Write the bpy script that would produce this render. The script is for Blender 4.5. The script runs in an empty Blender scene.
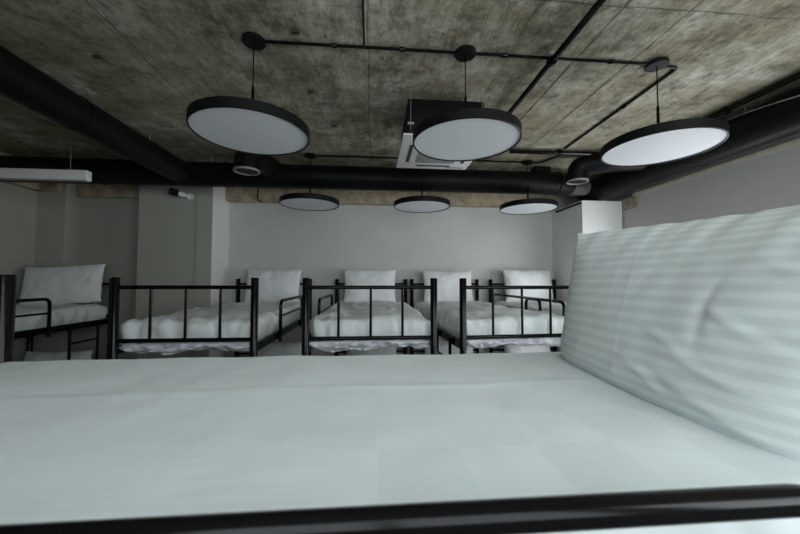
import bpy, bmesh, math, random
from mathutils import Vector, Matrix, noise, Euler
PI = math.pi
sc = bpy.context.scene
COL = sc.collection
E = 1.58                       # eye height above the floor
CEIL = E + 1.212

# ------------------------------------------------------------------ materials
def nt(name):
    m = bpy.data.materials.new(name); m.use_nodes = True
    t = m.node_tree; b = t.nodes['Principled BSDF']
    return m, t, b
def N(t, kind, **kw):
    n = t.nodes.new(kind)
    for k, v in kw.items():
        if k in n.inputs.keys(): n.inputs[k].default_value = v
        else: setattr(n, k, v)
    return n
def L(t, a, b): t.links.new(a, b)
def ramp(t, fac, stops):
    r = t.nodes.new('ShaderNodeValToRGB')
    e = r.color_ramp.elements
    while len(e) < len(stops): e.new(0.5)
    for el, (p, c) in zip(e, stops):
        el.position = p; el.color = (*c, 1) if len(c) == 3 else c
    L(t, fac, r.inputs['Fac']); return r.outputs['Color']
def coords(t, kind='Object', scale=(1, 1, 1)):
    tc = t.nodes.new('ShaderNodeTexCoord'); mp = t.nodes.new('ShaderNodeMapping')
    mp.inputs['Scale'].default_value = scale
    L(t, tc.outputs[kind], mp.inputs['Vector']); return mp.outputs['Vector']
def tex(t, vec, scale, detail=4, rough=0.55):
    n = N(t, 'ShaderNodeTexNoise', Scale=scale, Detail=detail, Roughness=rough)
    L(t, vec, n.inputs['Vector']); return n.outputs['Fac']
def bump(t, b, h, strength, dist=0.01):
    n = N(t, 'ShaderNodeBump', Strength=strength, Distance=dist)
    L(t, h, n.inputs['Height']); L(t, n.outputs['Normal'], b.inputs['Normal'])
def mix(t, f, a, c, mode='MIX'):
    m = t.nodes.new('ShaderNodeMix'); m.data_type = 'RGBA'; m.blend_type = mode
    if isinstance(f, (int, float)): m.inputs[0].default_value = f
    else: L(t, f, m.inputs[0])
    for i, v in ((6, a), (7, c)):
        if isinstance(v, tuple): m.inputs[i].default_value = (*v, 1)
        else: L(t, v, m.inputs[i])
    return m.outputs[2]
def math_(t, op, a, c=None):
    m = t.nodes.new('ShaderNodeMath'); m.operation = op
    for i, v in enumerate((a, c)):
        if v is None: continue
        if isinstance(v, (int, float)): m.inputs[i].default_value = v
        else: L(t, v, m.inputs[i])
    return m.outputs[0]

def mat_plain(name, col, rough=0.5, metal=0.0, var=0.06, scale=12, bmp=0.05, spec=0.5):
    m, t, b = nt(name)
    v = coords(t); f = tex(t, v, scale)
    lo = tuple(c * (1 - var) for c in col); hi = tuple(min(1, c * (1 + var)) for c in col)
    L(t, ramp(t, f, [(0.3, lo), (0.7, hi)]), b.inputs['Base Color'])
    b.inputs['Roughness'].default_value = rough; b.inputs['Metallic'].default_value = metal
    b.inputs['Specular IOR Level'].default_value = spec
    if bmp: bump(t, b, tex(t, v, scale * 14, 3), bmp, 0.002)
    return m

def mat_concrete():
    m, t, b = nt('raw_board_marked_concrete')
    v = coords(t); vs = coords(t, 'Object', (7.0, 0.55, 1)); vx = coords(t, 'Object', (1.0, 5.0, 1))
    vd = coords(t, 'Object', (5.0, 1.3, 1))
    base = tex(t, v, 2.3, 10, 0.72); streak = tex(t, vs, 2.2, 8, 0.72); cross = tex(t, vx, 2.4, 8, 0.7); blot = tex(t, v, 7.0, 8, 0.75)
    fine = tex(t, vd, 16, 10, 0.85); speck = tex(t, v, 42, 6, 0.8)
    c = ramp(t, base, [(0.36, (0.13, 0.11, 0.07)), (0.46, (0.30, 0.275, 0.205)), (0.55, (0.39, 0.378, 0.315)), (0.63, (0.60, 0.592, 0.535))])
    c = mix(t, 0.30, c, ramp(t, streak, [(0.36, (0.12, 0.10, 0.065)), (0.5, (0.33, 0.31, 0.245)), (0.63, (0.56, 0.545, 0.48))]))
    c = mix(t, 0.16, c, ramp(t, cross, [(0.38, (0.13, 0.11, 0.07)), (0.5, (0.33, 0.31, 0.25)), (0.62, (0.55, 0.54, 0.48))]))
    c = mix(t, 0.75, c, ramp(t, blot, [(0.38, (0.34, 0.32, 0.26)), (0.48, (0.85, 0.84, 0.79)), (0.60, (1.25, 1.25, 1.22))]), 'MULTIPLY')
    c = mix(t, 0.8, c, ramp(t, fine, [(0.36, (0.25, 0.23, 0.19)), (0.46, (0.85, 0.84, 0.81)), (0.60, (1.2, 1.2, 1.18))]), 'MULTIPLY')
    c = mix(t, 0.7, c, ramp(t, speck, [(0.30, (0.35, 0.33, 0.30)), (0.42, (1.0, 1.0, 1.0))]), 'MULTIPLY')
    st = tex(t, v, 0.9, 4); c = mix(t, ramp(t, st, [(0.50, (0, 0, 0)), (0.66, (0.55, 0.55, 0.55))]), c, (0.20, 0.165, 0.095))
    # dark pits
    vo = t.nodes.new('ShaderNodeTexVoronoi'); vo.inputs['Scale'].default_value = 9; L(t, v, vo.inputs['Vector'])
    pit = ramp(t, vo.outputs['Distance'], [(0.03, (1, 1, 1)), (0.065, (0, 0, 0))])
    c = mix(t, pit, c, (0.05, 0.043, 0.03))
    # joints between the shuttering boards (fixed lines across the slab)
    sx = t.nodes.new('ShaderNodeSeparateXYZ'); L(t, v, sx.inputs[0])
    wob = math_(t, 'MULTIPLY', math_(t, 'SUBTRACT', tex(t, v, 3.5, 6, 0.7), 0.5), 0.045)
    tot = None
    def line(axis, pos, wid, a):
        d = math_(t, 'ABSOLUTE', math_(t, 'ADD', math_(t, 'SUBTRACT', sx.outputs[axis], pos), wob))
        r = t.nodes.new('ShaderNodeMapRange'); L(t, d, r.inputs['Value'])
        r.inputs['From Min'].default_value = wid * 0.4; r.inputs['From Max'].default_value = wid
        r.inputs['To Min'].default_value = a; r.inputs['To Max'].default_value = 0
        return r.outputs[0]
    for ax, p, w, a in ((0, 1.103, .009, .9), (0, 1.42, .008, .85), (0, 0.72, .005, .5), (0, -0.03, .006, .6), (0, -1.25, .008, .5),
                        (0, -2.5, .008, .5), (1, 1.36, .006, .7), (1, 2.55, .006, .6), (1, 0.55, .006, .5), (0, 2.1, .006, .5)):
        l = line(ax, p, w, a); tot = l if tot is None else math_(t, 'MAXIMUM', tot, l)
    c = mix(t, math_(t, 'MULTIPLY', tot, ramp(t, tex(t, v, 6, 3), [(0.35, (0.25,)*3), (0.6, (1, 1, 1))])), c, (0.035, 0.028, 0.018))
    L(t, c, b.inputs['Base Color'])
    b.inputs['Roughness'].default_value = 0.85; b.inputs['Specular IOR Level'].default_value = 0.25
    h = math_(t, 'ADD', math_(t, 'MULTIPLY', streak, 0.6), fine)
    bump(t, b, math_(t, 'SUBTRACT', h, math_(t, 'ADD', tot, pit)), 0.55, 0.012)
    return m

def mat_cloth(name, col, stripes=0, amount=0.0, fine=0.0, rough=0.75):
    m, t, b = nt(name)
    v = coords(t)
    c = ramp(t, tex(t, v, 3.0, 4), [(0.3, tuple(x * 0.96 for x in col)), (0.7, col)])
    h = tex(t, v, 260, 2)
    if stripes:
        uv = t.nodes.new('ShaderNodeTexCoord'); s = t.nodes.new('ShaderNodeSeparateXYZ'); L(t, uv.outputs['UV'], s.inputs[0])
        w = math_(t, 'SINE', math_(t, 'MULTIPLY', s.outputs[1], stripes * 2 * PI))
        k = ramp(t, math_(t, 'ADD', math_(t, 'MULTIPLY', w, 0.5), 0.5), [(0.30, (0, 0, 0)), (0.62, (1, 1, 1))])
        c = mix(t, math_(t, 'MULTIPLY', k, amount), c, tuple(x * 0.62 for x in col))
        r = ramp(t, k, [(0, (rough - 0.2,) * 3), (1, (rough,) * 3)]); L(t, r, b.inputs['Roughness'])
    else: b.inputs['Roughness'].default_value = rough
    if fine:
        x = t.nodes.new('ShaderNodeSeparateXYZ'); L(t, v, x.inputs[0])
        f = math_(t, 'ADD', math_(t, 'MULTIPLY', math_(t, 'SINE', math_(t, 'MULTIPLY', x.outputs[1], 420)), 0.5), 0.5)
        ck = t.nodes.new('ShaderNodeTexChecker'); ck.inputs['Scale'].default_value = 9
        mp = t.nodes.new('ShaderNodeMapping'); mp.inputs['Location'].default_value = (0.013, 0.021, 5.05)
        L(t, v, mp.inputs['Vector']); L(t, mp.outputs[0], ck.inputs['Vector'])
        c = mix(t, math_(t, 'MULTIPLY', f, fine), c, tuple(q * 0.8 for q in col))
        msk = ramp(t, tex(t, v, 2.2, 2), [(0.45, (0, 0, 0)), (0.62, (1, 1, 1))])
        c = mix(t, math_(t, 'MULTIPLY', math_(t, 'MULTIPLY', ck.outputs['Fac'], msk), 0.22), c, tuple(q * 0.8 for q in col))
    L(t, c, b.inputs['Base Color'])
    b.inputs['Specular IOR Level'].default_value = 0.25
    b.inputs['Sheen Weight'].default_value = 0.08
    bump(t, b, h, 0.12, 0.0006)
    return m

M = {}
M['concrete'] = mat_concrete()
M['beam'] = mat_plain('brown_raw_beam', (0.42, 0.345, 0.25), 0.85, 0, 0.35, 9, 0.6)
M['cream'] = mat_plain('cream_plaster_edge', (0.62, 0.55, 0.42), 0.8, 0, 0.15, 16, 0.3)
M['stub'] = mat_plain('mottled_concrete', (0.34, 0.29, 0.20), 0.9, 0, 0.55, 45, 0.8)
M['wall'] = mat_plain('matt_white_paint', (0.54, 0.55, 0.525), 0.75, 0, 0.03, 3, 0.08, 0.3)
M['wallr'] = mat_plain('matt_grey_white_paint', (0.50, 0.485, 0.475), 0.75, 0, 0.03, 3, 0.08, 0.3)
M['pale'] = mat_plain('white_paint_and_side_light', (0.78, 0.78, 0.77), 0.7, 0, 0.02, 3, 0.05, 0.3)  # white paint of the pier, also painted side light on the column face
M['wallg'] = mat_plain('matt_putty_paint', (0.39, 0.395, 0.34), 0.75, 0, 0.03, 3, 0.08, 0.3)
M['floor'] = mat_plain('grey_floor_screed', (0.30, 0.29, 0.27), 0.5, 0, 0.12, 5, 0.1)
M['black'] = mat_plain('black_powder_coat', (0.0035, 0.0035, 0.004), 0.15, 0, 0.1, 30, 0.0, 0.2)
M['blackm'] = mat_plain('black_matt_duct_paint', (0.0055, 0.0055, 0.006), 0.45, 0, 0.2, 6, 0.05, 0.12)
M['seam'] = mat_plain('bare_duct_sealant', (0.30, 0.30, 0.29), 0.6, 0, 0.3, 30, 0.3)
M['greyduct'] = mat_plain('grey_flexible_duct', (0.05, 0.05, 0.05), 0.5, 0, 0.2, 20, 0.2)
M['lampblk'] = mat_plain('black_lamp_ring', (0.005, 0.005, 0.005), 0.5, 0, 0.1, 30, 0.02, 0.15)
M['diff'] = mat_plain('opal_diffuser', (0.70, 0.73, 0.76), 0.6, 0, 0.01, 4, 0.0, 0.25)
M['plastic'] = mat_plain('white_plastic', (0.72, 0.73, 0.72), 0.4, 0, 0.03, 6, 0.02)
M['slot'] = mat_plain('dark_vent_slot', (0.03, 0.03, 0.03), 0.6, 0, 0.1, 30, 0.02)
M['grille'] = mat_plain('grey_vent_grille', (0.32, 0.32, 0.31), 0.5, 0, 0.1, 30, 0.05)
M['rim'] = mat_plain('grey_metal_rim', (0.22, 0.22, 0.22), 0.5, 0, 0.2, 20, 0.1)
M['steel'] = mat_plain('zinc_fixing', (0.42, 0.42, 0.40), 0.4, 0.8, 0.2, 30, 0.05)
M['sheet'] = mat_cloth('white_cotton_sheet', (0.80, 0.835, 0.83), 0, 0, 0.0)
M['nearsheet'] = mat_cloth('white_sateen_sheet', (0.785, 0.85, 0.855), 0, 0, 0.10)
M['hem'] = mat_cloth('crumpled_white_cover', (0.72, 0.73, 0.78), 0, 0, 0.0, 0.35)
M['pillow'] = mat_cloth('white_cotton_pillowcase', (0.82, 0.83, 0.835))
M['nearpillow'] = mat_cloth('sateen_striped_pillowcase', (0.735, 0.80, 0.79), 20, 0.32)
M['window'] = mat_plain('white_window_frame', (0.7, 0.7, 0.7), 0.4, 0, 0.02, 5, 0.02)
def mat_glass():
    m = bpy.data.materials.new('clear_window_glass'); m.use_nodes = True; t = m.node_tree
    t.nodes.remove(t.nodes['Principled BSDF'])
    a = t.nodes.new('ShaderNodeBsdfTransparent'); g = N(t, 'ShaderNodeBsdfGlossy', Roughness=0.02)
    mx = N(t, 'ShaderNodeMixShader', Fac=0.06); L(t, a.outputs[0], mx.inputs[1]); L(t, g.outputs[0], mx.inputs[2])
    L(t, mx.outputs[0], t.nodes['Material Output'].inputs[0]); return m
M['glass'] = mat_glass()

# ------------------------------------------------------------------ mesh helpers
class MB:
    def __init__(s): s.b = bmesh.new()
    def box(s, x0, x1, y0, y1, z0, z1, bev=0.0):
        r = bmesh.ops.create_cube(s.b, size=1.0); v = r['verts']
        for q in v: q.co = Vector(((x0 + x1) / 2 + q.co.x * (x1 - x0), (y0 + y1) / 2 + q.co.y * (y1 - y0), (z0 + z1) / 2 + q.co.z * (z1 - z0)))
        if bev:
            es = {e for q in v for e in q.link_edges}
            bmesh.ops.bevel(s.b, geom=list(es), offset=bev, segments=2, affect='EDGES', profile=0.5)
        return s
    def tube(s, pts, r, seg=12, cap=True):
        pts = [Vector(p) for p in pts]; rings = []
        up = None
        for i, p in enumerate(pts):
            if i == 0: d = (pts[1] - p)
            elif i == len(pts) - 1: d = (p - pts[i - 1])
            else: d = (pts[i + 1] - p).normalized() + (p - pts[i - 1]).normalized()
            d.normalize()
            if up is None:
                up = Vector((0, 0, 1)) if abs(d.z) < 0.9 else Vector((1, 0, 0))
            a = (up - d * up.dot(d)).normalized(); up = a; c = d.cross(a)
            rr = r[i] if isinstance(r, (list, tuple)) else r
            rings.append([s.b.verts.new(p + (a * math.cos(2 * PI * k / seg) + c * math.sin(2 * PI * k / seg)) * rr) for k in range(seg)])
        for A, B in zip(rings, rings[1:]):
            for k in range(seg): s.b.faces.new((A[k], A[(k + 1) % seg], B[(k + 1) % seg], B[k]))
        if cap:
            s.b.faces.new(list(reversed(rings[0]))); s.b.faces.new(rings[-1])
        return s
    def lathe(s, prof, cx, cy, seg=64):
        rings = []
        for r, z in prof:
            if r < 1e-6: rings.append([s.b.verts.new((cx, cy, z))])
            else: rings.append([s.b.verts.new((cx + r * math.cos(2 * PI * k / seg), cy + r * math.sin(2 * PI * k / seg), z)) for k in range(seg)])
        for A, B in zip(rings, rings[1:]):
            for k in range(seg):
                j = (k + 1) % seg
                f = [A[k % len(A)], A[j % len(A)], B[j % len(B)], B[k % len(B)]]
                u = []
                for q in f:
                    if q not in u: u.append(q)
                if len(u) > 2: s.b.faces.new(u)
        return s
    def build(s, name, mat, parent=None, smooth=True, angle=35):
        bmesh.ops.recalc_face_normals(s.b, faces=s.b.faces[:])
        me = bpy.data.meshes.new(name); s.b.to_mesh(me); s.b.free()
        if smooth:
            me.polygons.foreach_set('use_smooth', [True] * len(me.polygons))
            me.set_sharp_from_angle(angle=math.radians(angle))
        me.materials.append(mat)
        o = bpy.data.objects.new(name, me); COL.objects.link(o)
        if parent: o.parent = parent
        return o
def bend(pts, rad, n=6):
    """round the inner corners of a polyline"""
    pts = [Vector(p) for p in pts]; out = [pts[0]]
    for a, p, c in zip(pts, pts[1:], pts[2:]):
        d0 = (a - p).normalized(); d1 = (c - p).normalized()
        r = min(rad, (a - p).length * 0.49, (c - p).length * 0.49)
        p0 = p + d0 * r; p1 = p + d1 * r
        for k in range(n + 1):
            q = k / n; out.append(p0 * (1 - q) ** 2 + p * 2 * q * (1 - q) + p1 * q * q)
    out.append(pts[-1]); return out
def empty(name, loc=(0, 0, 0), rz=0):
    o = bpy.data.objects.new(name, None); o.location = loc; o.rotation_euler = (0, 0, rz); o.empty_display_size = 0.1
    COL.objects.link(o); return o
def tag(o, label=None, cat=None, group=None, kind=None):
    for k, v in (('label', label), ('category', cat), ('group', group), ('kind', kind)):
        if v: o[k] = v
    return o
def struct(name, mb, m, label, cat, smooth=False):
    o = mb.build(name, m, None, smooth); o['kind'] = 'structure'; o['label'] = label; o['category'] = cat; return o
def copy_tree(o, parent=None):
    c = o.copy(); COL.objects.link(c)
    if parent: c.parent = parent
    for ch in [x for x in o.children]: copy_tree(ch, c)
    return c

# ------------------------------------------------------------------ the room
XL, XR, YF, YN = -3.58, 2.85, 4.24, -0.55
ZT = E + 0.943
struct('floor', MB().box(XL - .3, XR + .3, YN - .3, YF + .3, -0.12, 0), M['floor'], 'grey screed floor under the bunk beds', 'floor')
struct('ceiling', MB().box(XL - .3, XR + .3, YN - .3, YF + .3, CEIL, CEIL + .15), M['concrete'], 'raw board-marked concrete ceiling with stains and joints', 'ceiling')
struct('wall_far', MB().box(-1.742, XR + .2, YF, YF + .2, 0, CEIL), M['wall'], 'pale wall behind the heads of the four bunk beds', 'wall')
struct('wall_left', MB().box(XL - .2, XL, YN, 3.89, 0, ZT).box(XL - .2, XL - .02, YN, 3.89, ZT, CEIL), M['wallg'], 'putty-coloured side wall beyond the bunk in the corner', 'wall')
struct('wall_left_return', MB().box(XL - .2, -3.294, 3.884, YF + .2, 0, CEIL), M['wallg'], 'narrow corner pier beside the dark alcove', 'wall')
struct('wall_left_alcove', MB().box(-3.294, -2.45, 4.07, YF + .2, 0, CEIL), M['wallg'], 'dark recessed wall between corner pier and column', 'wall')
struct('wall_left_pier', MB().box(-2.501, -1.90, 3.812, YF + .2, 0, CEIL), M['wallg'], 'wide column carrying the small camera', 'wall')
struct('wall_left_column', MB().box(-1.90, -1.742, 3.80, 3.818, 0, CEIL), M['wallg'], 'pale slim column edge beside the far wall', 'wall')
SY0, SY1, SZ0, SZ1 = 1.15, 3.25, E - .72, E + .40
struct('wall_left_column_side', MB().box(-1.90, -1.742, 3.818, YF + .2, 0, CEIL), M['pale'], 'side face of the column, side light put into its paler colour', 'wall')  # same column as the putty front; paler colour stands in for side light
struct('wall_right', MB().box(XR, XR + .2, YN, YF + .2, 0, SZ0).box(XR, XR + .2, YN, SY0, SZ0, SZ1).box(XR, XR + .2, SY1, YF + .2, SZ0, SZ1)
       .box(XR, XR + .2, YN, YF + .2, SZ1, ZT - .02).box(XR + .06, XR + .2, YN, YF + .2, ZT - .02, CEIL), M['wallr'], 'grey-white side wall behind the striped pillow', 'wall')
struct('wall_right_pier', MB().box(2.36, 2.837, 3.60, YF, 0, E + .908), M['pale'], 'boxed white pier rising behind the striped pillow', 'wall')
struct('trim_1', MB().box(-1.74, 2.36, 4.12, YF, E + .943, CEIL), M['beam'], 'brown raw beam along the top of the far wall', 'beam')
struct('trim_2', MB().box(-3.294, -2.501, 4.0, 4.07, E + .928, CEIL), M['beam'], 'brown raw beam over the dark alcove', 'beam')
struct('trim_3', MB().box(XL, XL + .07, 3.15, 3.884, E + .945, CEIL).box(XL, -3.33, 3.83, 3.884, E + .945, CEIL), M['beam'], 'brown raw beam in the corner above the side wall', 'beam')
struct('trim_4', MB().box(XR - .012, XR + .06, YN, 3.44, ZT - .02, ZT + .012), M['cream'], 'cream unpainted edge along the top of the side wall', 'trim')
struct('trim_5', MB().box(2.838, 2.93, 3.385, 3.60, E + .795, E + .925), M['stub'], 'mottled concrete stub beside the white pier', 'beam')
# near wall behind the viewpoint, two unseen windows added to light the bed
WZ0, WZ1 = 1.40, 2.74
WINS = ((-0.75, 0.85), (1.05, 2.75))
nw = MB().box(XL, WINS[0][0], YN - .2, YN, 0, CEIL).box(WINS[0][1], WINS[1][0], YN - .2, YN, 0, CEIL).box(WINS[1][1], XR + .2, YN - .2, YN, 0, CEIL)
for a, c in WINS: nw.box(a, c, YN - .2, YN, 0, WZ0).box(a, c, YN - .2, YN, WZ1, CEIL)
struct('wall_near', nw, M['wall'], 'white wall behind the viewpoint, around the added windows', 'wall')
def window(name, x0, x1, z0, z1, y, label):
    f = MB(); w = .06
    f.box(x0, x0 + w, y - .05, y + .02, z0, z1).box(x1 - w, x1, y - .05, y + .02, z0, z1)
    f.box(x0, x1, y - .05, y + .02, z0, z0 + w).box(x0, x1, y - .05, y + .02, z1 - w, z1)
    xm = (x0 + x1) / 2; f.box(xm - w / 2, xm + w / 2, y - .05, y + .02, z0, z1)
    o = struct(name, f, M['window'], label, 'window')
    MB().box(x0 + w, x1 - w, y - .02, y - .012, z0 + w, z1 - w).build('pane', M['glass'], o, False)
    return o
window('window_added_1', *WINS[0], WZ0, WZ1, YN - .08, 'unseen white framed window added right behind the viewpoint')
window('window_added_2', *WINS[1], WZ0, WZ1, YN - .08, 'unseen white framed window added behind the viewpoint, by the grey side wall')

def side_window():
    f = MB(); x = XR + .11; w = .06
    f.box(x - .035, x + .035, SY0, SY0 + w, SZ0, SZ1).box(x - .035, x + .035, SY1 - w, SY1, SZ0, SZ1)
    f.box(x - .035, x + .035, SY0, SY1, SZ0, SZ0 + w).box(x - .035, x + .035, SY0, SY1, SZ1 - w, SZ1)
    ym = (SY0 + SY1) / 2; f.box(x - .035, x + .035, ym - w / 2, ym + w / 2, SZ0, SZ1)
    o = struct('window_3', f, M['window'], 'white framed side window hidden behind the striped pillow', 'window')
    MB().box(x - .004, x + .004, SY0 + w, SY1 - w, SZ0 + w, SZ1 - w).build('pane', M['glass'], o, False)
side_window()

# ------------------------------------------------------------------ bunk beds
W0, LB0 = 0.837, 1.926
PR = 0.0235
ZR = {'top': E - .047, 'foot_low': E - .378, 'rail': (E - .46, E - .405)}
def make_bunk(loc, rz, guards, ladder, label, low=True, gz=(0.165, 0.285), W=W0, LB=LB0, gr=.0132, goff=.026, gb=.055):
    t = empty('bunk_bed', (loc[0], loc[1], 0), rz)
    tag(t, label, 'bunk bed', 'black metal bunk beds')
    h = W / 2
    for sx in (-1, 1):
        for yy in (0, -LB):
            p = MB(); p.lathe([(0, 0), (PR, 0), (PR, E + .010), (PR - .003, E + .015), (0, E + .015)], sx * h, yy, 16)
            p.build('post', M['black'], t)
    for nm, yy in (('headboard', 0), ('footboard', -LB)):
        f = MB()
        f.tube([(-h, yy, ZR['top']), (h, yy, ZR['top'])], .0125)
        f.tube([(-h, yy, ZR['foot_low']), (h, yy, ZR['foot_low'])], .0135)
        fo = f.build(nm, M['black'], t)
        for q in (-.25, 0, .25):
            if nm == 'headboard' and q == 0: pass
            MB().tube([(q * W, yy, ZR['foot_low']), (q * W, yy, ZR['top'])], .0085).build('spindle', M['black'], fo)
        f = MB(); f.tube([(-h, yy, E - .87), (h, yy, E - .87)], .0125); f.tube([(-h, yy, .30), (h, yy, .30)], .0125)
        lo = f.build('lower_' + nm, M['black'], t)
        for q in (-.25, 0, .25):
            MB().tube([(q * W, yy, .30), (q * W, yy, E - .87)], .0085).build('spindle', M['black'], lo)
    for sx in (-1, 1):
        MB().box(sx * h - .014, sx * h + .014, -LB + .012, -.012, *ZR['rail']).build('side_rail', M['black'], t)
        MB().box(sx * h - .014, sx * h + .014, -LB + .012, -.012, .27, .33).build('lower_side_rail', M['black'], t)
    for zz, nm in ((E - .455, 'slat_base'), (.285, 'lower_slat_base')):
        f = MB()
        for k in range(12):
            y = -.12 - k * (LB - .24) / 11
            f.box(-h + .01, h - .01, y - .025, y + .025, zz, zz + .02)
        f.build(nm, M['black'], t, False)
    for sx, y0, y1 in guards:
        x = sx * (h + goff); zt = E - gz[0]
        g = MB(); g.tube(bend([(x, y0, E - .485), (x, y0, zt), (x, y1, zt), (x, y1, E - .485)], gb), gr, 12)
        g.tube([(x, y0, E - gz[1]), (x, y1, E - gz[1])], .0085)
        g.build('guard_rail', M['black'], t)
    if ladder:
        sx, y0, y1 = ladder; x = sx * (h + .026)
        g = MB()
        for y in (y0, y1): g.tube([(x, y, .02), (x, y, E - .415)], .0115)
        lo = g.build('ladder', M['black'], t)
        for k in range(4): MB().tube([(x, y0, .26 + k * .245), (x, y1, .26 + k * .245)], .0095).build('rung', M['black'], lo)
    return t

def puffy(w, l, hgt, rad, seed, wr, cuts=(44, 84, 10), top=0.0, ridge=None, tuck=0.0):
    """cloth covered mattress: rounded box, origin at its bottom centre"""
    nx, ny, nz = cuts; b = bmesh.new(); cache = {}
    def vert(i, j, k):
        if (i, j, k) in cache: return cache[(i, j, k)]
        def sp(a, n):                       # denser rows near the edges
            q = a / n * 2 - 1; return (abs(q) ** 0.75) * (1 if q > 0 else -1)
        x = sp(i, nx) * w / 2; y = sp(j, ny) * l / 2; z = (k / nz - .5) * hgt
        c = Vector((max(-w/2 + rad, min(w/2 - rad, x)), max(-l/2 + rad, min(l/2 - rad, y)), max(-hgt/2 + rad, min(hgt/2 - rad, z))))
        d = Vector((x, y, z)) - c
        if d.length > 1e-6: d = d.normalized() * min(rad, max(abs(d.x), abs(d.y), abs(d.z)))
        p = c + d
        u = Vector((p.x, p.y, p.z + seed * 7.3))
        n = noise.fractal(u * 5.0, 1.0, 2.0, 4) * wr * 1.1
        if z > -hgt * .3:
            vv = Vector((p.x * 9 + seed, p.y * 2.2, p.z * 3)); n += abs(noise.noise(vv)) * -wr * 1.3; n += (1 - abs(noise.noise(Vector((p.x * 5 + p.y * 4 + seed, p.y * 2.4 - p.x * 3, 4.4)))) * 4) * wr * .35
            edge = max(abs(p.x) / (w / 2), 0)
        dirn = d.normalized() if d.length > 1e-6 else Vector((0, 0, 1 if z > 0 else -1))
        p = p + dirn * n
        if p.z > 0:
            p.z += top * (1 - (2 * p.x / w) ** 2) * (1 - (2 * p.y / l) ** 4)
            if ridge: p.z += ridge(p)
        # vertical gathers on the sides
        if abs(dirn.z) < .6:
            s = math.atan2(p.y, p.x)
            g1 = 1 - abs(noise.noise(Vector((p.x * 11, p.y * 11, p.z * 3.0 + seed)))) * 2
            g2 = noise.noise(Vector((p.x * 27, p.y * 27, p.z * 6 + seed)))
            p += Vector((dirn.x, dirn.y, 0)) * wr * (.7 * g1 + 1.5 * g2 - .3) * (0.5 + 0.5 * min(1, max(0, .5 + p.z / hgt)))
        k_ = max(0, min(1, (-p.z / hgt - .02) / .3)); sgx = max(-1, min(1, p.x / (w / 2) * 1.15))
        if tuck: p.x -= sgx * tuck * k_
        p.z += hgt / 2
        cache[(i, j, k)] = b.verts.new(p); return cache[(i, j, k)]
    def quad(a, c, d, e): b.faces.new((a, c, d, e))
    for i in range(nx):
        for j in range(ny):
            for k in (0, nz): quad(vert(i, j, k), vert(i + 1, j, k), vert(i + 1, j + 1, k), vert(i, j + 1, k))
    for i in range(nx):
        for k in range(nz):
            for j in (0, ny): quad(vert(i, j, k), vert(i + 1, j, k), vert(i + 1, j, k + 1), vert(i, j, k + 1))
    for j in range(ny):
        for k in range(nz):
            for i in (0, nx): quad(vert(i, j, k), vert(i, j + 1, k), vert(i, j + 1, k + 1), vert(i, j, k + 1))
    m = MB(); m.b.free(); m.b = b
    return m
def hem_strip(w, l, seed):
    """gathered hem of the cover bunched round the lower edge of the mattress"""
    b = bmesh.new(); rows = 8; n = 300; R = []
    per = []
    r = .06
    for k in range(n):
        a = k / n * 2 * (w + l)
        if a < w: x, y = -w/2 + a, -l/2
        elif a < w + l: x, y = w/2, -l/2 + a - w
        elif a < 2*w + l: x, y = w/2 - (a - w - l), l/2
        else: x, y = -w/2, l/2 - (a - 2*w - l)
        per.append((x, y))
    for i in range(rows):
        q = i / (rows - 1); row = []
        for k, (x, y) in enumerate(per):
            inw = -.010 * math.sin(q * PI) * 1.2 + .05 * q ** 2
            s = 1 - inw / (w / 2); s2 = 1 - inw / (l / 2)
            nn = noise.noise(Vector((x * 15, y * 15, q * 3.5 + seed))) * .026 + noise.noise(Vector((x * 40, y * 40, q * 6 + seed))) * .030
            z = .05 - .062 * q + noise.noise(Vector((x * 7, y * 7, seed + 3))) * .030 * q
            row.append(b.verts.new((x * s + nn * (1 if x > 0 else -1) * (abs(x) > w/2 - .01), y * s2 + nn * (1 if y > 0 else -1) * (abs(y) > l/2 - .01), z)))
        R.append(row)
    for A, B in zip(R, R[1:]):
        for k in range(n): b.faces.new((A[k], A[(k + 1) % n], B[(k + 1) % n], B[k]))
    m = MB(); m.b.free(); m.b = b; return m

MH = .20
def mattress(bed, z, label, seed, group, mat='sheet', wr=.017, h=MH, W=W0, LB=LB0):
    t = empty('mattress', (0, 0, 0)); MW, ML = W + .004, LB - .072
    c = Matrix.Translation(bed.location) @ Euler(bed.rotation_euler).to_matrix().to_4x4() @ Vector((0, -LB / 2, z))
    t.location = c; t.rotation_euler = bed.rotation_euler
    tag(t, label, 'mattress', group)
    puffy(MW, ML, h, .062, seed, wr, top=.014, tuck=.028).build('sheet_cover', M[mat], t, True, 80)
    hem_strip(MW - .05, ML + .006, seed).build('gathered_hem', M['hem'], t, True, 80)
    return t

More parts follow.
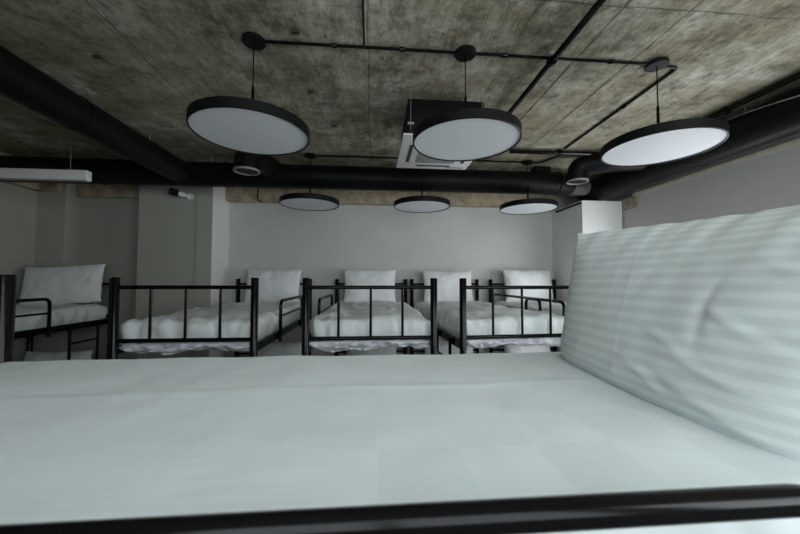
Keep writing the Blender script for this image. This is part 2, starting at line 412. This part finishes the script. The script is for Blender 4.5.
def pillow_mesh(w, h, t, seed, wr=.015, n=48, m=36, pinch=.035, crease=None):
    """closed cushion in the XZ plane, thickness along Y, origin at bottom middle"""
    b = bmesh.new(); uvl = b.loops.layers.uv.new('UVMap'); G = {}
    for s in (0, 1):
        for i in range(n + 1):
            for j in range(m + 1):
                u = -1 + 2 * i / n; v = -1 + 2 * j / m
                edge = i in (0, n) or j in (0, m)
                if s and edge: G[(s, i, j)] = G[(0, i, j)]; continue
                uu = math.sin(u * PI / 2) * .55 + u * .45; vv = math.sin(v * PI / 2) * .55 + v * .45
                th = max(0, (1 - abs(uu) ** 3.2)) ** .55 * max(0, (1 - abs(vv) ** 2.6)) ** .6 * t / 2
                x = uu * w / 2 * (1 - pinch * (1 - vv * vv) * abs(uu)); z = vv * h / 2 * (1 - pinch * (1 - uu * uu) * abs(vv))
                nn = noise.fractal(Vector((x * 6, z * 6, seed * 5 + s * 9)), 1.0, 2.0, 3) * wr
                # creases fanning from the corners
                ang = math.atan2(abs(vv) - 1.05, abs(uu) - 1.05)
                cr = math.sin(ang * 26 + seed) * .5 * wr * max(0, abs(uu * vv)) ** .8
                sgn = 1 if s else -1
                y = sgn * (th + (nn + cr) * (0 if edge else 1) * min(1, th / (t * .16)))
                if crease: y += crease(uu, vv, s)
                G[(s, i, j)] = b.verts.new((x + nn * .5, y, z + nn * .4))
    for s in (0, 1):
        for i in range(n):
            for j in range(m):
                f = b.faces.new((G[(s, i, j)], G[(s, i + 1, j)], G[(s, i + 1, j + 1)], G[(s, i, j + 1)]))
                for lp, (a, c) in zip(f.loops, ((i, j), (i + 1, j), (i + 1, j + 1), (i, j + 1))): lp[uvl].uv = (a / n, c / m)
    k = MB(); k.b.free(); k.b = b; return k
def pillow(x, y, z, w, h, t, lean, rz, roll, label, seed, group):
    o = pillow_mesh(w, h, t, seed).build('pillow', M['pillow'], None, True, 70)
    o.rotation_mode = 'XYZ'
    R = Euler((0, 0, rz)).to_matrix() @ Euler((-lean, 0, 0)).to_matrix() @ Euler((0, roll, 0)).to_matrix()
    o.rotation_euler = R.to_euler()
    mn = min((R @ v.co).z for v in o.data.vertices)
    o.location = (x, y, z - mn - .026)
    tag(o, label, 'pillow', group); return o

R_ = math.radians
beds = []
rowY = 4.157
spec = [
    # x, y, rz, guards, ladder, text
    (-3.15, 3.835, 0, [(1, -1.52, -.72)], (1, -.515, -.20), 'black metal bunk bed in the dim corner by the side wall'),
    (-1.167, rowY, 0, [(1, -1.40, -.588)], None, 'black metal bunk bed before the column, next to the corner bunk'),
    (-.008, rowY, 0, [(-1, -1.205, -.30)], None, 'black metal bunk bed in the middle, seen straight on'),
    (.904, rowY, R_(3.48), [(1, -1.40, -1.165)], (-1, -1.71, -1.35), 'slightly turned black metal bunk bed with ladder beside the middle bunk'),
    (1.909, rowY, 0, [(-1, -1.68, -.175)], None, 'black metal bunk bed partly hidden behind the big striped pillow'),
]
names = ['corner bunk', 'bunk by the column', 'middle bunk', 'turned bunk with ladder', 'bunk behind the striped pillow']
for i, (x, y, rz, g, l, lab) in enumerate(spec):
    ww = .78 if i == 0 else W0
    bd = make_bunk((x, y), rz, g, l, lab, W=ww); beds.append(bd)
    mattress(bd, E - .452, 'white sheeted upper mattress of the ' + names[i], i + 1.3, 'upper bunk mattresses', W=ww)
    mattress(bd, .306, 'white sheeted lower mattress of the ' + names[i], i + 9.1, 'lower bunk mattresses', h=.165, W=ww)
pz = E - .243
pgrp = 'pillows on the upper bunks'
pillow(-3.12, 3.69, pz - .006, .70, .41, .14, R_(14), R_(6), R_(-4), 'dim white pillow with pointed corner on the corner upper bunk', 1, pgrp)
pillow(-1.15, 4.045, pz, .63, .40, .18, R_(12), R_(-3), R_(1), 'white pillow propped at the head of the upper bunk by the column', 2, pgrp)
pillow(-.026, 4.04, pz, .62, .405, .18, R_(12), R_(2), R_(0), 'white pillow propped at the head of the middle upper bunk', 3, pgrp)
pillow(.92, 4.045, pz, .62, .395, .18, R_(12), R_(3), R_(0), 'white pillow propped at the head of the turned upper bunk', 4, pgrp)
pillow(1.93, 4.045, pz, .63, .41, .19, R_(12), R_(4), R_(0), 'smooth white pillow at the head of the upper bunk behind the striped pillow', 5, pgrp)
lz = .306 + .172
for i, (x, y, w) in enumerate(((-3.15, 3.66, .62), (-1.06, 4.0, .62), (0, 4.0, .6), (.92, 4.0, .6), (1.9, 4.0, .6))):
    pillow(x, y, lz, w, .42, .16, R_(16), 0, 0, 'white pillow on the lower bunk under the ' + ('corner upper bunk', 'upper bunk by the column', 'middle upper bunk', 'turned upper bunk', 'upper bunk behind the striped pillow')[i], 20 + i, 'pillows on the lower bunks')

# the bunk in front of the viewpoint: head to the right, foot to the left
WN, LN = W0, 2.06
NX, NY = 0.94, 1.13 - W0 / 2
near = make_bunk((NX, NY), R_(-90), [(1, -1.45, -.540)], None, 'black metal bunk bed nearest the viewpoint, its mattress filling the view', gz=(.187, .29), W=WN, LB=LN, gr=.0122, gb=.04)
nm = empty('mattress', (NX - LN / 2, NY, E - .437))
tag(nm, 'wide pale-green white mattress of the nearest bunk, with the striped pillow on it', 'mattress', 'upper bunk mattresses')
def ridge(p):
    yl = p.y; r = 0
    yc = .74 - NY + .012 * math.sin(p.x * 2.1) + .006 * noise.noise(Vector((p.x * 4, 0, 3)))
    d = yl - yc; r += .0030 * math.exp(-(d / .006) ** 2) - .0008 * (1 / (1 + math.exp(-d / .006)))
    r += .0035 * noise.noise(Vector((p.x * 2.3, p.y * 3.1, 8.8)))
    d2 = (p.x + .25) * .8 + (p.y + .1) * .6; r += .0015 * math.exp(-(d2 / .006) ** 2)
    return r
nb = puffy(LN - .075, WN - .05, .203, .045, 33.7, .0022, cuts=(170, 110, 6), top=.006, ridge=ridge).build('sheet_cover', M['nearsheet'], nm, True, 80)
hem_strip(LN - .07, WN - .045, 4.4).build('gathered_hem', M['hem'], nm, True, 80)
mattress(near, .306, 'white sheeted lower mattress of the nearest bunk', 17.7, 'lower bunk mattresses', h=.165, W=WN, LB=LN)

FOLDS = [(.18, -.46, .85, -.60, .0065, .035), (.0, -.24, .45, -.52, .0045, .03), (.10, -.74, .75, -.42, -.004, .05), (.30, .02, .72, -.26, .005, .035),
         (.45, .45, .95, .05, .004, .04), (.30, .28, .42, -.40, -.0035, .035), (-.05, -.55, .35, -.82, .0045, .035), (.55, -.12, .95, -.40, -.005, .04), (.2, -.62, .9, -.86, .005, .04)]
def near_pillow():
    # seam corners in world space: (v bottom/top, u far/near)
    c = {(-1, -1): Vector((.618, 1.03, -.246)), (-1, 1): Vector((.596, .34, -.252)), (1, -1): Vector((.668, 1.045, .155)), (1, 1): Vector((.885, .36, .165))}
    n, m = 200, 130; b = bmesh.new(); uvl = b.loops.layers.uv.new('UVMap'); G = {}
    for s in (0, 1):
        for i in range(n + 1):
            for j in range(m + 1):
                if s and (i in (0, n) or j in (0, m)): G[(s, i, j)] = G[(0, i, j)]; continue
                u = -1 + 2 * i / n; v = -1 + 2 * j / m
                uu = math.sin(u * PI / 2) * .5 + u * .5; vv = math.sin(v * PI / 2) * .5 + v * .5
                U = (uu + 1) / 2; V = (vv + 1) / 2
                p = (c[(-1, -1)] * (1 - U) + c[(-1, 1)] * U) * (1 - V) + (c[(1, -1)] * (1 - U) + c[(1, 1)] * U) * V
                th = max(0, 1 - abs(uu) ** 3.4) ** .5 * (max(0, 1 - abs(vv) ** 3.0) ** .6 if vv > 0 else max(0, 1 - abs(vv) ** 7) ** .5) * (.098 + .024 * uu - .022 * vv)
                k = min(1, th / .03)
                wr = noise.fractal(Vector((uu * 1.6, vv * 1.6, 2.2 + s)), 1, 2, 3) * .006
                # two soft vertical pull creases on the far half, diagonal folds on the near lower half
                q = uu + .20 + .20 * vv; wr += .0009 * math.exp(-(q / .010) ** 2) * (vv > -.75)
                q = uu + .34 + .18 * vv; wr += .0006 * math.exp(-(q / .010) ** 2) * (vv > -.2)
                for (ua, va, ub, vb, am, wd_) in FOLDS:
                    du, dv = ub - ua, vb - va; ll = math.hypot(du, dv)
                    al = ((uu - ua) * du + (vv - va) * dv) / ll / ll; ds = ((uu - ua) * dv - (vv - va) * du) / ll
                    ds += .03 * math.sin(al * 3 + ua * 9)
                    wr += am * math.exp(-(ds / wd_) ** 2) * max(0, 1 - abs(al * 2 - 1) ** 2.2)
                # piping near the top seam
                p = p + Vector((-1 if s == 0 else .75, 0, .0)) * (th + wr * k)
                p.x += .055 * (1 - uu * uu) * V * V
                p.z += -.008 * (1 - uu * uu) * max(0, vv) + .007 * noise.noise(Vector((uu * 6, 0, 7))) * max(0, vv)
                p.z = max(p.z, -.236)
                G[(s, i, j)] = b.verts.new(p + Vector((0, 0, E)))
    for s in (0, 1):
        for i in range(n):
            for j in range(m):
                f = b.faces.new((G[(s, i, j)], G[(s, i + 1, j)], G[(s, i + 1, j + 1)], G[(s, i, j + 1)]))
                for lp, (a, d) in zip(f.loops, ((i, j), (i + 1, j), (i + 1, j + 1), (i, j + 1))): lp[uvl].uv = (a / n, d / m)
    k = MB(); k.b.free(); k.b = b
    o = k.build('pillow', M['nearpillow'], None, True, 75)
    tag(o, 'large pale-green pillow with satin stripes on the nearest bunk', 'pillow'); return o
near_pillow()

# ------------------------------------------------------------------ pendant lamps
def make_lamp():
    t = empty('pendant_lamp', (0, 0, 0)); z0 = E + .7188; R = .2775
    MB().lathe([(0, CEIL), (.052, CEIL), (.056, CEIL - .004), (.056, CEIL - .020), (.052, CEIL - .023), (0, CEIL - .023)], 0, 0, 32).build('canopy', M['lampblk'], t)
    MB().tube([(0, 0, CEIL - .023), (0, 0, z0 + .11)], .0032, 8).build('cord', M['black'], t)
    MB().lathe([(0, z0 + .045), (.008, z0 + .045), (.0075, z0 + .235), (.005, z0 + .25), (0, z0 + .25)], 0, 0, 14).build('cord_grip', M['black'], t)
    MB().lathe([(0, z0 + .052), (R - .012, z0 + .052), (R, z0 + .046), (R, z0 + .003), (R - .003, z0), (R - .0075, z0), (R - .008, z0 + .012), (0, z0 + .02)], 0, 0, 96).build('ring', M['lampblk'], t)
    MB().lathe([(0, z0 + .006), (R - .0085, z0 + .006), (R - .0085, z0 + .011), (0, z0 + .011)], 0, 0, 96).build('diffuser', M['diff'], t)
    return t
LX = [-.600, .485, 1.570]
where = [('near ceiling row, by the long lengthways black duct', 'near row, below the ceiling cassette unit', 'near row, above the big striped pillow'),
         ('far row, above the bunk by the column', 'far row, above the gap between middle and turned bunks', 'far row, at the end of the black cross duct')]
lamp = None
for r, y in enumerate((1.706, 3.271)):
    for i, x in enumerate(LX):
        o = make_lamp() if lamp is None else copy_tree(lamp)
        if lamp is None: lamp = o
        o.location = (x, y, 0)
        tag(o, 'round black-rimmed pendant lamp in the ' + where[r][i], 'pendant lamp', 'round pendant lamps')

# ------------------------------------------------------------------ ducts
def ring(mb, axis, c, r, w):
    a = Vector(c); d = Vector(axis) * w / 2
    mb.tube([a - d, a + d], r, 40); return mb
CZ, CY, CR = E + 1.045, 3.45, .1195
d = empty('ventilation_duct', (-1, CY, CZ)); tag(d, 'long round black duct crossing the room in front of the far beam', 'duct')
off = Vector((1, -CY, -CZ))
def sub(mb, name, mat, parent, ang=35):
    bmesh.ops.translate(mb.b, verts=mb.b.verts[:], vec=-Vector(parent.location)); return mb.build(name, mat, parent, True, ang)
sub(MB().tube(bend([(-3.50, CY, CZ), (1.98, CY, CZ), (2.13, CY + .05, CZ)], .09), CR, 48), 'pipe', M['blackm'], d)
for x in (-2.6, -1.45, .31, 1.98):
    sub(ring(MB(), (1, 0, 0), (x, CY, CZ), CR + .005, .02), 'collar', M['blackm'], d)
sub(MB().tube([(2.10, CY + .04, CZ), (2.22, CY + .07, CZ - .005), (2.36, CY + .1, CZ)], [CR - .006, .10, .09], 32), 'grey_connector', M['greyduct'], d)
sub(MB().box(1.72, 1.88, CY - .06, CY + .06, CZ + CR - .02, CEIL), 'hanger_box', M['blackm'], d)
for x in (-2.9, -1.6, 1.1):
    sub(MB().tube([(x, CY, CZ + CR - .01), (x, CY, CEIL)], .005, 8), 'hanger_rod', M['steel'], d)
# branch with a round outlet pointing down
def branch(parent, pts, r, outlet):
    sub(MB().tube(bend(pts, .10, 4), r, 36), 'branch', M['blackm'], parent)
    o = pts[-1]
    sub(MB().lathe([(r - .012, o[2] + .004), (r - .012, o[2] - .006), (r - .004, o[2] - .012), (r + .004, o[2] - .010), (r + .006, o[2] + .004)], o[0], o[1], 40), 'outlet_rim', M['rim'], parent)
branch(d, [(-1.0, CY - .05, E + 1.10), (-1.085, 2.99, E + 1.10), (-1.088, 2.985, E + .945)], .104, 1)

l = empty('ventilation_duct', (-1.835, 1.5, E + 1.03)); tag(l, 'straight round black duct running lengthways under the ceiling on the dim side', 'duct')
sub(MB().tube([(-1.835, YN + .02, E + 1.03), (-1.835, CY - CR + .01, E + 1.03)], .1065, 40), 'pipe', M['blackm'], l)
for y in (-.2, 1.1, 2.2, 3.3): sub(ring(MB(), (0, 1, 0), (-1.835, y, E + 1.03), .1105, .02), 'collar', M['blackm'], l)
for y in (.6, 2.9): sub(MB().tube([(-1.835, y, E + 1.13), (-1.835, y, CEIL)], .005, 8), 'hanger_rod', M['steel'], l)

RX, RZ, RR = 2.60, E + 1.0426, .129
r_ = empty('ventilation_duct', (RX, 2, RZ)); tag(r_, 'round black duct running lengthways above the grey side wall', 'duct')
sub(MB().tube([(RX, YN + .02, RZ), (RX, 3.50, RZ), (RX - .01, 3.70, RZ), (RX - .05, 3.84, RZ)], RR, 44), 'pipe', M['blackm'], r_)
for y in (.3, 1.45, 2.45, 3.50): sub(ring(MB(), (0, 1, 0), (RX, y, RZ), RR + .004, .018), 'collar', M['blackm'], r_)
seam = []
for k in range(40):
    q = k / 39; a = R_(100 + 65 * q); seam.append((RX + (RR + .001) * math.cos(a), 2.43 - .72 * q, RZ + (RR + .001) * math.sin(a)))
rn = random.Random(4)
sub(MB().tube(seam, [.003 + .0022 * rn.random() for _ in seam], 8), 'sealant_bead', M['seam'], r_)
branch(r_, [(RX - .05, 2.86, E + 1.11), (2.18, 2.92, E + 1.105), (1.96, 3.05, E + 1.10), (1.96, 3.055, E + .955)], .092, 1)
sub(MB().tube([(RX - .02, 2.10, RZ + RR - .005), (RX - .02, 2.10, CEIL)], .005, 8), 'hanger_rod', M['steel'], r_)

# ------------------------------------------------------------------ ceiling cassette
a = empty('ceiling_cassette', (.466, 2.35, E + .90)); tag(a, 'ceiling cassette air unit, black housing with white grille panel', 'air conditioner')
x0, x1, y0, y1, zp = .187, .752, 2.045, 2.665, E + .90
sub(MB().box(x0 + .035, x1 - .035, y0 + .04, y1 - .04, zp + .012, E + 1.155, .006), 'housing', M['blackm'], a)
p = MB().box(x0, x1, y0, y1, zp, zp + .014, .006)
pan = sub(p, 'panel', M['plastic'], a)
def subsub(mb, name, mat, part, root):
    bmesh.ops.translate(mb.b, verts=mb.b.verts[:], vec=-Vector(root.location)); return mb.build(name, mat, part)
xm, ym = (x0 + x1) / 2, (y0 + y1) / 2
g = MB(); g.box(x0 + .135, x1 - .135, y0 + .15, y1 - .15, zp - .003, zp + .004)
for k in range(20):
    yy = y0 + .16 + k * (y1 - y0 - .32) / 19; g.box(x0 + .145, x1 - .145, yy - .004, yy + .004, zp - .007, zp - .002)
subsub(g, 'intake_grille', M['grille'], pan, a)
for bx in ((x0 + .06, x0 + .085, y0 + .15, y1 - .15), (x1 - .085, x1 - .06, y0 + .15, y1 - .15), (x0 + .15, x1 - .15, y0 + .065, y0 + .09), (x0 + .15, x1 - .15, y1 - .09, y1 - .065)):
    subsub(MB().box(*bx, zp - .0025, zp + .004), 'air_slot', M['slot'], pan, a)
subsub(MB().box(x1 - .17, x1 - .03, y1 - .06, y1 - .03, zp - .002, zp + .004), 'display_window', M['grille'], pan, a)
for xx in (x0 + .05, x1 - .05):
    for yy in (y0 + .034, y1 - .034):
        sub(MB().tube([(xx, yy, zp + .05), (xx, yy, CEIL)], .0022, 8).box(xx - .02, xx + .02, yy - .01, yy + .02, zp + .08, zp + .095), 'hanger_rod', M['steel'], a)

# ------------------------------------------------------------------ white linear fitting at the left
w = empty('linear_ceiling_light', (-2.9, 2.92, E + .85)); tag(w, 'long white box-shaped fitting hung below the ceiling on the dim side', 'ceiling light')
sub(MB().box(-3.50, -2.315, 2.90, 2.96, E + .808, E + .888, .004), 'housing', M['plastic'], w)
sub(MB().box(-3.48, -2.33, 2.908, 2.952, E + .802, E + .810), 'light_strip', M['grille'], w)
for x in (-3.3, -2.46): sub(MB().tube([(x, 2.93, E + .882), (x, 2.93, CEIL)], .0025, 6), 'wire', M['steel'], w)

# ------------------------------------------------------------------ conduits and pipes
def run(name, pts, r, label, cat, clamps=(), rad=.03, mat='black', hang=()):
    t = empty(name, pts[0]); tag(t, label, cat)
    sub(MB().tube(bend(pts, rad, 4), r, 10), 'tube', M[mat], t)
    for c in clamps:
        sub(MB().tube([Vector(c[0]) - Vector(c[1]) * .012, Vector(c[0]) + Vector(c[1]) * .012], r * 1.6, 12), 'clamp', M['black'], t)
    for h in hang:
        sub(MB().tube([h, (h[0], h[1], CEIL)], .004, 8).tube([(h[0], h[1], CEIL - .006), (h[0], h[1], CEIL)], .014, 10), 'hanger', M['steel'], t)
    return t
cz = CEIL - .009
X_ = (1, 0, 0); Y_ = (0, 1, 0)
Y1, Y2 = 1.706, 3.271
run('conduit', [(-.55, Y1, cz), (.43, Y1, cz)], .0075, 'thin black conduit joining the lamps above the dim end of the bed', 'conduit', [((-.2, Y1, cz), X_), ((.15, Y1, cz), X_)])
run('conduit', [(.54, Y1, cz), (1.515, Y1, cz)], .0075, 'thin black conduit between the cassette lamp and the pillow lamp', 'conduit', [((.7, Y1, cz), X_), ((1.3, Y1, cz), X_)])
run('conduit', [(1.62, Y1 + .015, cz), (1.715, Y1 + .015, cz), (1.735, 2.55, cz), (1.745, 2.90, cz)], .0085, 'black conduit bending back from the pillow lamp towards the far wall', 'conduit', [((1.725, 2.15, cz), Y_)])
run('conduit', [(-.54, Y2, cz), (.43, Y2, cz)], .0075, 'thin dark conduit joining the far lamps beside the cassette', 'conduit', [((0, Y2, cz), X_)])
run('conduit', [(.545, Y2, cz), (1.515, Y2, cz)], .0075, 'thin dark conduit on the ceiling behind the cassette', 'conduit', [((1.0, Y2, cz), X_)])
run('conduit', [(1.63, Y2, cz), (1.70, Y2, cz), (1.80, 3.05, cz), (1.80, 2.99, cz)], .0075, 'short bent conduit from the last far lamp', 'conduit')
run('conduit', [(-.047, Y1 - .008, cz), (-.047, .2, cz)], .0055, 'thin conduit leading off squarely from the near lamp conduit', 'conduit')
pz_ = CEIL - .05
run('water_pipe', [(.942, YN + .02, pz_), (.942, 3.10, pz_)], .016, 'straight black pipe running lengthways overhead beside the cassette', 'pipe', [((.942, 1.67, pz_), Y_), ((.942, 2.5, pz_), Y_)], hang=[(.942, 1.67, pz_)])
run('water_pipe', [(1.25, 2.945, CEIL - .032), (2.12, 2.945, CEIL - .032)], .019, 'short thick black pipe across the ceiling between the far lamps and branch duct', 'pipe', [((1.72, 2.945, CEIL - .032), X_)], hang=[(1.66, 2.945, CEIL - .032)])
run('water_pipe', [(2.44, YN + .02, CEIL - .03), (2.44, 3.20, CEIL - .03)], .018, 'slim black pipe above the duct on the side wall', 'pipe', [((2.44, 2.10, CEIL - .03), Y_)], hang=[(2.44, 2.10, CEIL - .03)])
run('conduit', [(2.349, 3.61, E + .88), (2.349, 4.12, E + .88)], .012, 'black conduit along the top of the shaded pier side', 'conduit')
run('cable', [(-1.366, 4.115, E + 1.09), (-1.366, 4.115, E + .955), (-1.31, 4.115, E + .93)], .006, 'short black cable hanging down the far beam', 'cable', rad=.02)
# small stubs left in the slab
for q, (x, y) in enumerate(((-.38, 1.63), (-.396, 2.15), (-1.49, 1.91), (.30, 1.22), (-.30, 2.62))):
    o = MB().box(-.02, .02, -.011, .011, 0, .012, .002).build('metal_fixing', M['slot']); o.location = (x, y, CEIL - .012)
    tag(o, 'small dark metal fixing in the concrete ceiling ' + ('beside the near lamp conduit', 'beyond the near lamp of the dim side', 'beside the lengthways duct', 'before the cassette', 'near the far lamp row')[q], 'fixing', 'fixings in the slab')

# ------------------------------------------------------------------ security camera on the column
c = empty('security_camera', (-2.0, 3.81, E + .91)); tag(c, 'small white and black security camera high on the column', 'camera')
sub(MB().tube([(-1.98, 3.813, E + .905), (-1.98, 3.795, E + .905)], .036, 24), 'base', M['plastic'], c)
sub(MB().tube([(-1.98, 3.80, E + .905), (-1.985, 3.755, E + .90), (-2.01, 3.72, E + .905)], .014, 12), 'arm', M['plastic'], c)
sub(MB().tube([(-2.0, 3.74, E + .903), (-2.055, 3.69, E + .915)], .026, 20), 'body', M['plastic'], c)
sub(MB().tube([(-2.045, 3.70, E + .912), (-2.10, 3.65, E + .922)], .036, 24), 'lens_hood', M['blackm'], c)

# ------------------------------------------------------------------ light: daylight through the side window and two added windows
def area(name, loc, rot, sx, sy, watts, col, spread=180):
    l = bpy.data.lights.new(name, 'AREA'); l.shape = 'RECTANGLE'; l.size = sx; l.size_y = sy; l.energy = watts; l.color = col
    l.spread = math.radians(spread)
    o = bpy.data.objects.new(name, l); o.location = loc; o.rotation_euler = rot; COL.objects.link(o); return o
for (a_, c_), wt in zip(WINS, (24, 46)):  # area lights outside the two added windows, brightening the near bed
    area('window_daylight', ((a_ + c_) / 2, YN - .22, (WZ0 + WZ1) / 2), (R_(90), 0, 0), c_ - a_, WZ1 - WZ0, wt, (0.90, 0.985, 1.0))
area('window_daylight', (XR + .26, (SY0 + SY1) / 2, (SZ0 + SZ1) / 2), (R_(90), 0, R_(90)), SY1 - SY0, SZ1 - SZ0, 52, (0.95, 0.975, 1.0))
wd = bpy.data.worlds.new('daylight'); sc.world = wd; wd.use_nodes = True
bg = wd.node_tree.nodes['Background']; bg.inputs[0].default_value = (0.75, 0.85, 1.0, 1); bg.inputs[1].default_value = 1.0

# ------------------------------------------------------------------ camera
cam = bpy.data.cameras.new('camera'); cam.sensor_width = 36; cam.lens = 36 * 337.2 / 800; cam.clip_start = .01
co = bpy.data.objects.new('camera', cam); COL.objects.link(co); sc.camera = co
yw, pt, rl = R_(4.7087), R_(2.2582), R_(.1212)
fw = Vector((math.sin(yw) * math.cos(pt), math.cos(yw) * math.cos(pt), math.sin(pt)))
rt = Vector((math.cos(yw), -math.sin(yw), 0)); upv = rt.cross(fw)
r2 = rt * math.cos(rl) + upv * math.sin(rl); u2 = upv * math.cos(rl) - rt * math.sin(rl)
co.matrix_world = Matrix(((r2.x, u2.x, -fw.x, 0), (r2.y, u2.y, -fw.y, 0), (r2.z, u2.z, -fw.z, E), (0, 0, 0, 1)))
cam.dof.use_dof = True; cam.dof.focus_distance = 2.2; cam.dof.aperture_fstop = 5.0

vs = sc.view_settings; sc.display_settings.display_device = 'sRGB'
vs.view_transform = 'Standard'; vs.look = 'None'; vs.exposure = 0.06; vs.gamma = 1.0; vs.use_curve_mapping = False
